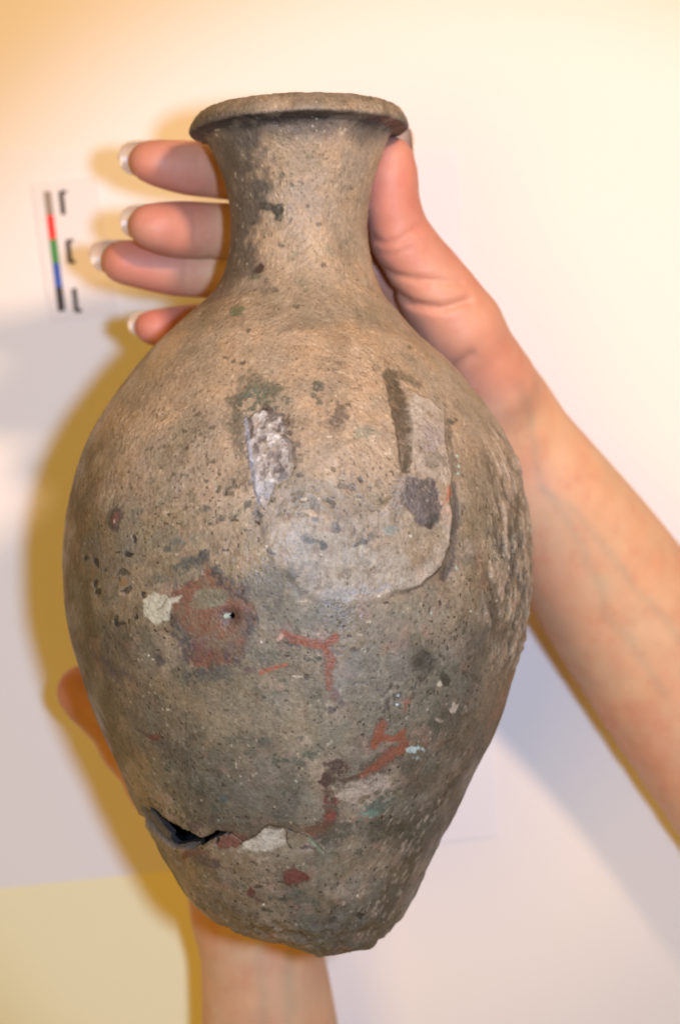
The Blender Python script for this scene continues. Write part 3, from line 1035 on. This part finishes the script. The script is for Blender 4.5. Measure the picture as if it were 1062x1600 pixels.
class Field:
    def __init__(self, lo, hi, vox):
        self.lo = np.array(lo)
        self.vox = vox
        n = np.ceil((np.array(hi) - self.lo) / vox).astype(int) + 1
        self.n = n
        self.ax = [self.lo[i] + np.arange(n[i]) * vox for i in range(3)]

    def new(self):
        return np.full(self.n, 0.05, dtype=np.float32)

    def sub(self, lo, hi):
        s = []
        for i in range(3):
            a = int(np.clip(np.floor((lo[i] - self.lo[i]) / self.vox), 0, self.n[i]))
            b = int(np.clip(np.ceil((hi[i] - self.lo[i]) / self.vox) + 1, 0, self.n[i]))
            s.append(slice(a, b))
        return tuple(s)

    def grid(self, s):
        return np.meshgrid(self.ax[0][s[0]], self.ax[1][s[1]], self.ax[2][s[2]], indexing='ij', sparse=True)

    def cone(self, f, a, b, ra, rb, k, flat=1.0, pad=0.012):
        """round cone from a to b joined smoothly to field f; flat>1 squashes it along z"""
        R = max(ra, rb) + pad
        lo = np.minimum(a, b) - R
        hi = np.maximum(a, b) + R
        s = self.sub(lo, hi)
        if any(q.stop <= q.start for q in s):
            return
        x, y, z = self.grid(s)
        ab = b - a
        L2 = ab @ ab + 1e-12
        t = np.clip(((x - a[0]) * ab[0] + (y - a[1]) * ab[1] + (z - a[2]) * ab[2]) / L2, 0, 1)
        dx = x - a[0] - t * ab[0]
        dy = y - a[1] - t * ab[1]
        dz = (z - a[2] - t * ab[2]) * flat
        tt = t
        d = np.sqrt(dx * dx + dy * dy + dz * dz) - (ra * (1 - tt) + rb * tt)
        f[s] = smin(f[s], d.astype(np.float32), k)

    def chain(self, pts, k, f=None, flat=1.0):
        """pts: (world point, radius)"""
        if f is None:
            f = self.new()
        for (a, ra_), (b, rb_) in zip(pts[:-1], pts[1:]):
            self.cone(f, a, b, ra_, rb_, k, flat)
        return f

    def tube(self, pts, into, k, flat=1.18):
        c = np.array([list(a) + [r] for a, r in pts])
        c = np.vstack([2 * c[0] - c[1], c, 2 * c[-1] - c[-2]])
        out = []
        for i in range(1, len(c) - 2):
            for t in np.arange(0, 1, 0.25):
                out.append(0.5 * (2 * c[i] + (c[i + 1] - c[i - 1]) * t + (2 * c[i - 1] - 5 * c[i] + 4 * c[i + 1] - c[i + 2]) * t * t + (3 * c[i] - c[i - 1] - 3 * c[i + 1] + c[i + 2]) * t ** 3))
        out.append(c[-2])
        f = self.new()
        self.chain([(q[:3], q[3]) for q in out], 0.0012, f, flat)
        if into is None:
            return f
        into[:] = smin(into, f, k)

    def groove(self, f, pts, w, depth):
        q = np.array(pts)
        s = self.sub(q.min(0) - 3 * w, q.max(0) + 3 * w)
        x, y, z = self.grid(s)
        best = None
        for a, b in zip(q[:-1], q[1:]):
            ab = b - a
            t = np.clip(((x - a[0]) * ab[0] + (y - a[1]) * ab[1] + (z - a[2]) * ab[2]) / (ab @ ab), 0, 1)
            d = (x - a[0] - t * ab[0]) ** 2 + (y - a[1] - t * ab[1]) ** 2 + ((z - a[2] - t * ab[2]) * .45) ** 2
            best = d if best is None else np.minimum(best, d)
        f[s] += depth * np.exp(-best / (w * w)).astype(np.float32)


def surface_nets(F_, fld):
    g = F_ < 0
    n = np.array(F_.shape)
    corners = [(i, j, k) for i in (0, 1) for j in (0, 1) for k in (0, 1)]
    cs = [g[i:n[0] - 1 + i, j:n[1] - 1 + j, k:n[2] - 1 + k] for i, j, k in corners]
    cnt = sum(c.astype(np.int8) for c in cs)
    act = (cnt > 0) & (cnt < 8)
    ids = np.full(act.shape, -1, dtype=np.int64)
    ci = np.argwhere(act)
    ids[act] = np.arange(len(ci))
    acc = np.zeros((len(ci), 3))
    num = np.zeros(len(ci))
    val = {c: F_[ci[:, 0] + c[0], ci[:, 1] + c[1], ci[:, 2] + c[2]] for c in corners}
    for c in corners:
        for ax in range(3):
            if c[ax] == 1:
                continue
            c2 = list(c)
            c2[ax] = 1
            c2 = tuple(c2)
            a, b = val[c], val[c2]
            cr = (a < 0) != (b < 0)
            t = np.where(cr, a / np.where(cr, a - b, 1), 0)
            q = np.tile(np.array(c, float), (len(ci), 1))
            q[:, ax] += t
            acc += q * cr[:, None]
            num += cr
    vert = (ci + acc / num[:, None]) * fld.vox + fld.lo
    faces = []
    for ax in range(3):
        o1, o2 = [(1, 2), (2, 0), (0, 1)][ax]
        sl_a = [slice(1, n[i] - 1) for i in range(3)]
        sl_b = [slice(1, n[i] - 1) for i in range(3)]
        sl_a[ax] = slice(0, n[ax] - 1)
        sl_b[ax] = slice(1, n[ax])
        A, B = g[tuple(sl_a)], g[tuple(sl_b)]
        w = np.argwhere(A != B)
        if not len(w):
            continue
        flip = A[w[:, 0], w[:, 1], w[:, 2]]
        base_ = w.copy()
        for i in range(3):
            if i != ax:
                base_[:, i] += 1

        def cell(d1, d2):
            q = base_.copy()
            q[:, o1] -= d1
            q[:, o2] -= d2
            return ids[q[:, 0], q[:, 1], q[:, 2]]
        qd = np.stack([cell(1, 1), cell(0, 1), cell(0, 0), cell(1, 0)], 1)
        qd[~flip] = qd[~flip][:, ::-1]
        faces.append(qd)
    faces = np.concatenate(faces)
    faces = faces[(faces >= 0).all(1)]
    return vert, faces


def largest(v, f):
    lab = np.arange(len(v))
    while True:
        m = lab[f].min(1)
        new = lab.copy()
        for k in range(4):
            np.minimum.at(new, f[:, k], m)
        new = new[new]
        if (new == lab).all():
            break
        lab = new
    c = np.bincount(lab)
    fs = f[lab[f[:, 0]] == c.argmax()]
    u, inv = np.unique(fs.ravel(), return_inverse=True)
    return v[u], inv.reshape(-1, 4)


def laplace(v, f, it=3, lam=0.5):
    e = np.concatenate([f[:, [0, 1]], f[:, [1, 2]], f[:, [2, 3]], f[:, [3, 0]]])
    e = np.concatenate([e, e[:, ::-1]])
    cntv = np.bincount(e[:, 0], minlength=len(v))
    for i in range(it):
        l = lam if i % 2 == 0 else -lam * 1.02
        s = np.stack([np.bincount(e[:, 0], weights=v[e[:, 1], k], minlength=len(v)) for k in range(3)], 1)
        v = v + l * (s / cntv[:, None] - v)
    return v


def skin_material(name, subs=0.2):
    m, nt, b = node_mat(name)
    at = nt.nodes.new('ShaderNodeAttribute')
    at.attribute_name = 'skin'
    tc = nt.nodes.new('ShaderNodeTexCoord')
    n = nt.nodes.new('ShaderNodeTexNoise')
    n.inputs['Scale'].default_value = 120
    n.inputs['Detail'].default_value = 5
    nt.links.new(tc.outputs['Object'], n.inputs['Vector'])
    mr = nt.nodes.new('ShaderNodeMapRange')
    mr.inputs['To Min'].default_value = 0.9
    mr.inputs['To Max'].default_value = 1.1
    nt.links.new(n.outputs['Fac'], mr.inputs['Value'])
    mu = nt.nodes.new('ShaderNodeVectorMath')
    mu.operation = 'SCALE'
    nt.links.new(at.outputs['Color'], mu.inputs[0])
    nt.links.new(mr.outputs[0], mu.inputs['Scale'])
    nt.links.new(mu.outputs[0], b.inputs['Base Color'])
    b.inputs['Roughness'].default_value = 0.5
    b.inputs['Specular IOR Level'].default_value = 0.35
    b.inputs['Subsurface Weight'].default_value = subs
    b.inputs['Subsurface Radius'].default_value = (1.0, 0.32, 0.16)
    b.inputs['Subsurface Scale'].default_value = 0.004
    n2 = nt.nodes.new('ShaderNodeTexNoise')
    n2.inputs['Scale'].default_value = 1300
    n2.inputs['Detail'].default_value = 3
    nt.links.new(tc.outputs['Object'], n2.inputs['Vector'])
    bp = nt.nodes.new('ShaderNodeBump')
    bp.inputs['Strength'].default_value = 0.5
    bp.inputs['Distance'].default_value = 0.00025
    nt.links.new(n2.outputs['Fac'], bp.inputs['Height'])
    nt.links.new(bp.outputs[0], b.inputs['Normal'])
    return m


skin = skin_material("skin")
nailm, nt, b = node_mat("fingernail")
b.inputs['Base Color'].default_value = (0.56, 0.47, 0.34, 1)
b.inputs['Roughness'].default_value = 0.38
b.inputs['Subsurface Weight'].default_value = 0.5
b.inputs['Subsurface Scale'].default_value = 0.002
b.inputs['Coat Weight'].default_value = 0.1


def N(u, v, h, r):
    """node: photo pixel, height, radius in photo pixels -> (world, radius in m)"""
    return (W(u, v, h), r * (CAM_H - h) / F)


def nail(parent, tip, direction, dorsal, width, length, over, curve=0.9):
    """curved plate on the dorsal side of a fingertip; `over` is how far it passes the tip"""
    d = np.array(direction, float)
    d /= np.linalg.norm(d)
    n = np.array(dorsal, float)
    n -= (n @ d) * d
    n /= np.linalg.norm(n)
    s = np.cross(d, n)
    R = width / 2 / math.sin(curve)
    NU, NV = 17, 15
    vs = []
    for layer in (0, 1):
        for i in range(NV):
            q = i / (NV - 1)
            along = -length + q * (length + over)
            tip_t = max(0.0, (q - 0.5) / 0.5)
            wfac = math.sqrt(max(0.0, 1 - tip_t ** 2.1)) if tip_t > 0 else 1.0
            wfac = max(wfac, 0.10)
            if q < 0.2:
                wfac *= 0.75 + 0.25 * math.sin(q / 0.2 * math.pi / 2)
            for j in range(NU):
                a = (j / (NU - 1) * 2 - 1) * curve * wfac
                rr = R + (0.00045 if layer else 0)
                lift = -R + rr * math.cos(a)
                side = rr * math.sin(a)
                bend = -0.0010 * (q ** 2)
                vs.append(np.array(tip) + d * along + s * side + n * (lift + bend))
    vs = np.array(vs)
    fs = []
    M = NU * NV
    for i in range(NV - 1):
        for j in range(NU - 1):
            a = i * NU + j
            fs.append((a, a + NU, a + NU + 1, a + 1))
            fs.append((a + M, a + 1 + M, a + NU + 1 + M, a + NU + M))
    ring = [j for j in range(NU)] + [i * NU + NU - 1 for i in range(1, NV)] + [(NV - 1) * NU + j for j in range(NU - 2, -1, -1)] + [i * NU for i in range(NV - 2, 0, -1)]
    for k in range(len(ring)):
        a, b2 = ring[k], ring[(k + 1) % len(ring)]
        fs.append((a, b2, b2 + M, a + M))
    return mesh_obj('fingernail', vs, np.array(fs), nailm, parent)


SK_ARM = np.array([0.65, 0.39, 0.235])
SK_PALM = np.array([0.58, 0.285, 0.19])
SK_RED = np.array([0.50, 0.185, 0.145])


def finish_hand(parent, F_, fld, name, tips, palm_c, palm_r):
    v, f = surface_nets(F_, fld)
    v, f = largest(v, f)
    v = laplace(v, f, 6, 0.5)
    o = mesh_obj(name, v, f, skin, parent)
    col_ = np.tile(SK_ARM, (len(v), 1))
    d = np.linalg.norm(v - palm_c, axis=1)
    w = (1 - sstep(palm_r * 0.5, palm_r, d))[:, None]
    col_ = col_ * (1 - w) + SK_PALM * w
    for tp, r in tips:
        d = np.linalg.norm(v - tp, axis=1)
        w = (1 - sstep(r * 0.2, r * 2.2, d))[:, None] * 0.8
        col_ = col_ * (1 - w) + SK_RED * w
    m1 = fbm(v, 60, 3, 3)
    m2 = fbm(v, 160, 6, 2)
    m3 = sstep(0.2, 0.8, fbm(v, 45, 11, 3))[:, None]
    col_ = col_ * (1 - m3 * np.array([0.03, 0.12, 0.10]))
    col_ = col_ * (1 + np.stack([0.03 * m1 + 0.02 * m2, -0.08 * m1 + 0.05 * m2, -0.10 * m1 + 0.05 * m2], 1))
    # faint bluish veins under the thin skin of the inner forearm
    du_ = CAM_H - v[:, 2]
    uu_, vv_ = 531 + F * v[:, 0] / du_, 800 - F * v[:, 1] / du_
    uu_ = uu_ + 9 * m1
    for line in ([(812, 600), (838, 690), (852, 765), (905, 850), (950, 960), (1040, 1080)], [(852, 765), (900, 800), (960, 880), (1062, 1000)],
                 [(405, 1640), (412, 1560), (400, 1480), (415, 1400)], [(455, 1640), (446, 1540), (455, 1450)]):
        dv_ = seg_dist(uu_, vv_, line)
        wv_ = np.exp(-(dv_ / 9.0) ** 2)[:, None] * (v[:, 2:3] > 0.05)
        col_ = col_ * (1 - wv_ * np.array([0.14, 0.06, 0.02]))
    # lighter and redder flecks
    fk_ = sstep(0.35, 0.75, fbm(v, 300, 14, 2))[:, None]
    col_ = col_ * (1 - fk_ * np.array([0.02, 0.07, 0.07]))
    color_attr(o.data, 'skin', col_)
    return o


# --- the hand behind the neck (a right hand; palm towards the camera, thumb up)
hand1 = empty('hand', W(700, 520, 0.09),
              'bare arm from the right whose thumb and fingers grip the jar by its neck', 'hand')
fl = Field((-0.092, -0.135, 0.010), (0.17, 0.130, 0.160), 0.00085)
palm = fl.new()
for ch in (
    [N(775, 655, .080, 66), N(692, 525, .097, 58), N(600, 340, .094, 42)],
    [N(760, 655, .084, 74), N(675, 545, .088, 62), N(580, 380, .088, 44)],
    [N(760, 660, .082, 72), N(650, 560, .080, 60), N(570, 430, .084, 42)],
    [N(750, 670, .078, 62), N(640, 580, .074, 52), N(560, 480, .080, 36)],
):
    fl.chain(ch, 0.012, palm)
# thenar mass and thumb
thumb = fl.chain([N(766, 600, .096, 72), N(718, 510, .110, 60), N(682, 458, .114, 54), N(650, 408, .118, 46)], 0.006, palm)
thumb = fl.chain([N(658, 418, .117, 46), N(626, 372, .121, 42), N(611, 318, .124, 38), N(609, 280, .126, 36), N(610, 254, .127, 31), N(612, 243, .128, 25)], 0.005, palm)
# forearm
fl.tube([N(758, 606, .080, 74), N(800, 684, .078, 87), N(848, 757, .074, 99), N(905, 845, .064, 115), N(972, 943, .054, 125), N(1085, 1102, .044, 134), N(1250, 1325, .040, 145)], palm, 0.007)
tot = palm.copy()
fingers = [
    [N(590, 330, .092, 44), N(470, 285, .096, 43), N(350, 268, .106, 42), N(292, 262, .115, 40), N(248, 255, .120, 34), N(230, 252, .121, 27)],
    [N(575, 375, .090, 46), N(460, 365, .096, 45), N(350, 361, .107, 42), N(285, 359, .114, 42.5), N(248, 355, .119, 36), N(232, 353, .120, 30)],
    [N(565, 430, .086, 44), N(450, 432, .090, 43), N(340, 427, .096, 38), N(270, 421, .101, 39), N(205, 411, .105, 34), N(190, 409, .106, 29)],
    [N(560, 475, .080, 38), N(450, 500, .078, 36), N(350, 505, .083, 33), N(290, 509, .092, 31), N(248, 512, .098, 27), N(234, 511, .099, 22)],
]
for fg in fingers:
    ff = fl.tube(fg, None, 0, 1.0)
    # joint creases
    for q in (3,):
        u0 = fg[q][0]
        r0 = fg[q][1]
        fl.groove(ff, [u0 + np.array([0.004, r0, r0 * .6]), u0 + np.array([0.0045, 0, r0]), u0 + np.array([0.004, -r0, r0 * .6])], 0.0006, 0.00022)
    tot = np.minimum(tot, smin(palm, ff, 0.005))
# creases of thumb and palm, lying on the surface facing the camera
def onsurf(fld, f, u, v):
    for h in np.arange(0.158, 0.02, -0.001):
        w = W(u, v, h)
        i = np.round((w - fld.lo) / fld.vox).astype(int)
        if (i >= 0).all() and (i < fld.n).all() and f[tuple(i)] < 0:
            return w
    return W(u, v, 0.1)


for pts, w_, dd in (
    ([(583, 372), (600, 381), (625, 376), (650, 357), (660, 350)], 0.0011, 0.0008),
    ([(588, 392), (612, 398), (640, 388)], 0.0009, 0.0004),
    ([(600, 420), (620, 430), (650, 436), (690, 440), (720, 442)], 0.0010, 0.0009),
    ([(585, 405), (598, 430), (618, 458), (645, 475), (690, 482), (730, 470)], 0.0013, 0.0016),
    ([(640, 300), (652, 298)], 0.0008, 0.0004),
    ([(690, 590), (712, 572), (735, 555)], 0.0018, 0.0012),
):
    fl.groove(tot, [onsurf(fl, tot, *q) for q in pts], w_, dd)
tips1 = [(fg[-2][0], 0.013) for fg in fingers] + [(N(613, 275, .13, 1)[0], 0.017)]
finish_hand(hand1, tot, fl, 'arm', tips1, W(700, 470, .105), 0.055)
nail(hand1, W(206, 246, .1165), (-1, 0.0, 0.05), (-0.25, 0.25, -1), 0.0102, 0.010, 0.0042)
nail(hand1, W(208, 345, .1150), (-1, 0.0, 0.05), (-0.25, 0.25, -1), 0.0102, 0.010, 0.0042)
nail(hand1, W(165, 398, .1010), (-1, 0.03, 0.0), (-0.2, 0.35, -1), 0.0100, 0.010, 0.0052)
nail(hand1, W(218, 506, .0960), (-1, 0.08, 0.1), (-0.2, 0.2, -1), 0.0075, 0.008, 0.0038)
nail(hand1, W(629, 228, .1215), (0.05, 1, 0.15), (0.55, 0.0, -0.85), 0.0108, 0.010, 0.0062)

# --- the hand under the body (left arm from the bottom edge, thumb at the left)
hand2 = empty('hand', W(420, 1300, 0.05),
              'bare arm rising from the bottom edge, its hand spread behind the body of the jar', 'hand')
fl2 = Field((-0.115, -0.235, 0.002), (0.045, 0.02, 0.105), 0.0010)
p2 = fl2.new()
fl2.tube([N(430, 1900, .050, 138), N(426, 1720, .054, 118), N(421, 1600, .058, 104), N(411, 1500, .060, 95), N(406, 1420, .060, 92)], p2, 0.006)
for ch in (
    [N(360, 1420, .060, 55), N(330, 1300, .052, 52), N(310, 1140, .044, 44)],
    [N(400, 1420, .058, 58), N(390, 1300, .050, 54), N(385, 1120, .042, 45)],
    [N(430, 1420, .058, 58), N(440, 1300, .050, 52), N(450, 1130, .042, 43)],
    [N(455, 1420, .058, 50), N(490, 1320, .050, 46), N(515, 1170, .044, 40)],
):
    fl2.chain(ch, 0.010, p2)
fl2.chain([N(392, 1430, .060, 50), N(345, 1350, .058, 48), N(298, 1280, .058, 44)], 0.006, p2)
fl2.chain([N(300, 1290, .058, 46), N(246, 1226, .062, 44), N(204, 1165, .066, 43), N(164, 1108, .068, 42), N(138, 1086, .068, 40), N(128, 1078, .068, 36)], 0.004, p2)
t2 = p2.copy()
fing2 = [
    [N(312, 1140, .044, 44), N(295, 1000, .040, 42), N(290, 900, .042, 38), N(290, 840, .046, 33)],
    [N(385, 1120, .042, 44), N(380, 960, .037, 42), N(378, 850, .038, 38), N(378, 780, .042, 33)],
    [N(450, 1130, .042, 43), N(455, 980, .038, 41), N(458, 870, .039, 37), N(458, 810, .043, 32)],
    [N(515, 1170, .044, 38), N(535, 1050, .042, 36), N(545, 970, .043, 33), N(548, 920, .046, 29)],
]
for fg in fing2:
    ff = fl2.tube(fg, None, 0, 1.0)
    t2 = np.minimum(t2, smin(p2, ff, 0.005))
finish_hand(hand2, t2, fl2, 'arm', [(fg[-1][0], 0.014) for fg in fing2] + [(W(135, 1075, .067), .018)], W(380, 1250, .05), 0.055)
nail(hand2, W(118, 1060, .063), (-0.75, 0.8, 0.0), (-0.7, -0.5, -0.6), 0.012, 0.010, 0.003)
for fg in fing2:
    q = fg[-1]
    nail(hand2, q[0] + np.array([0, q[1] * .95, -0.003]), (0, 1, 0.05), (0, 0.1, -1), 0.011, 0.010, 0.003)
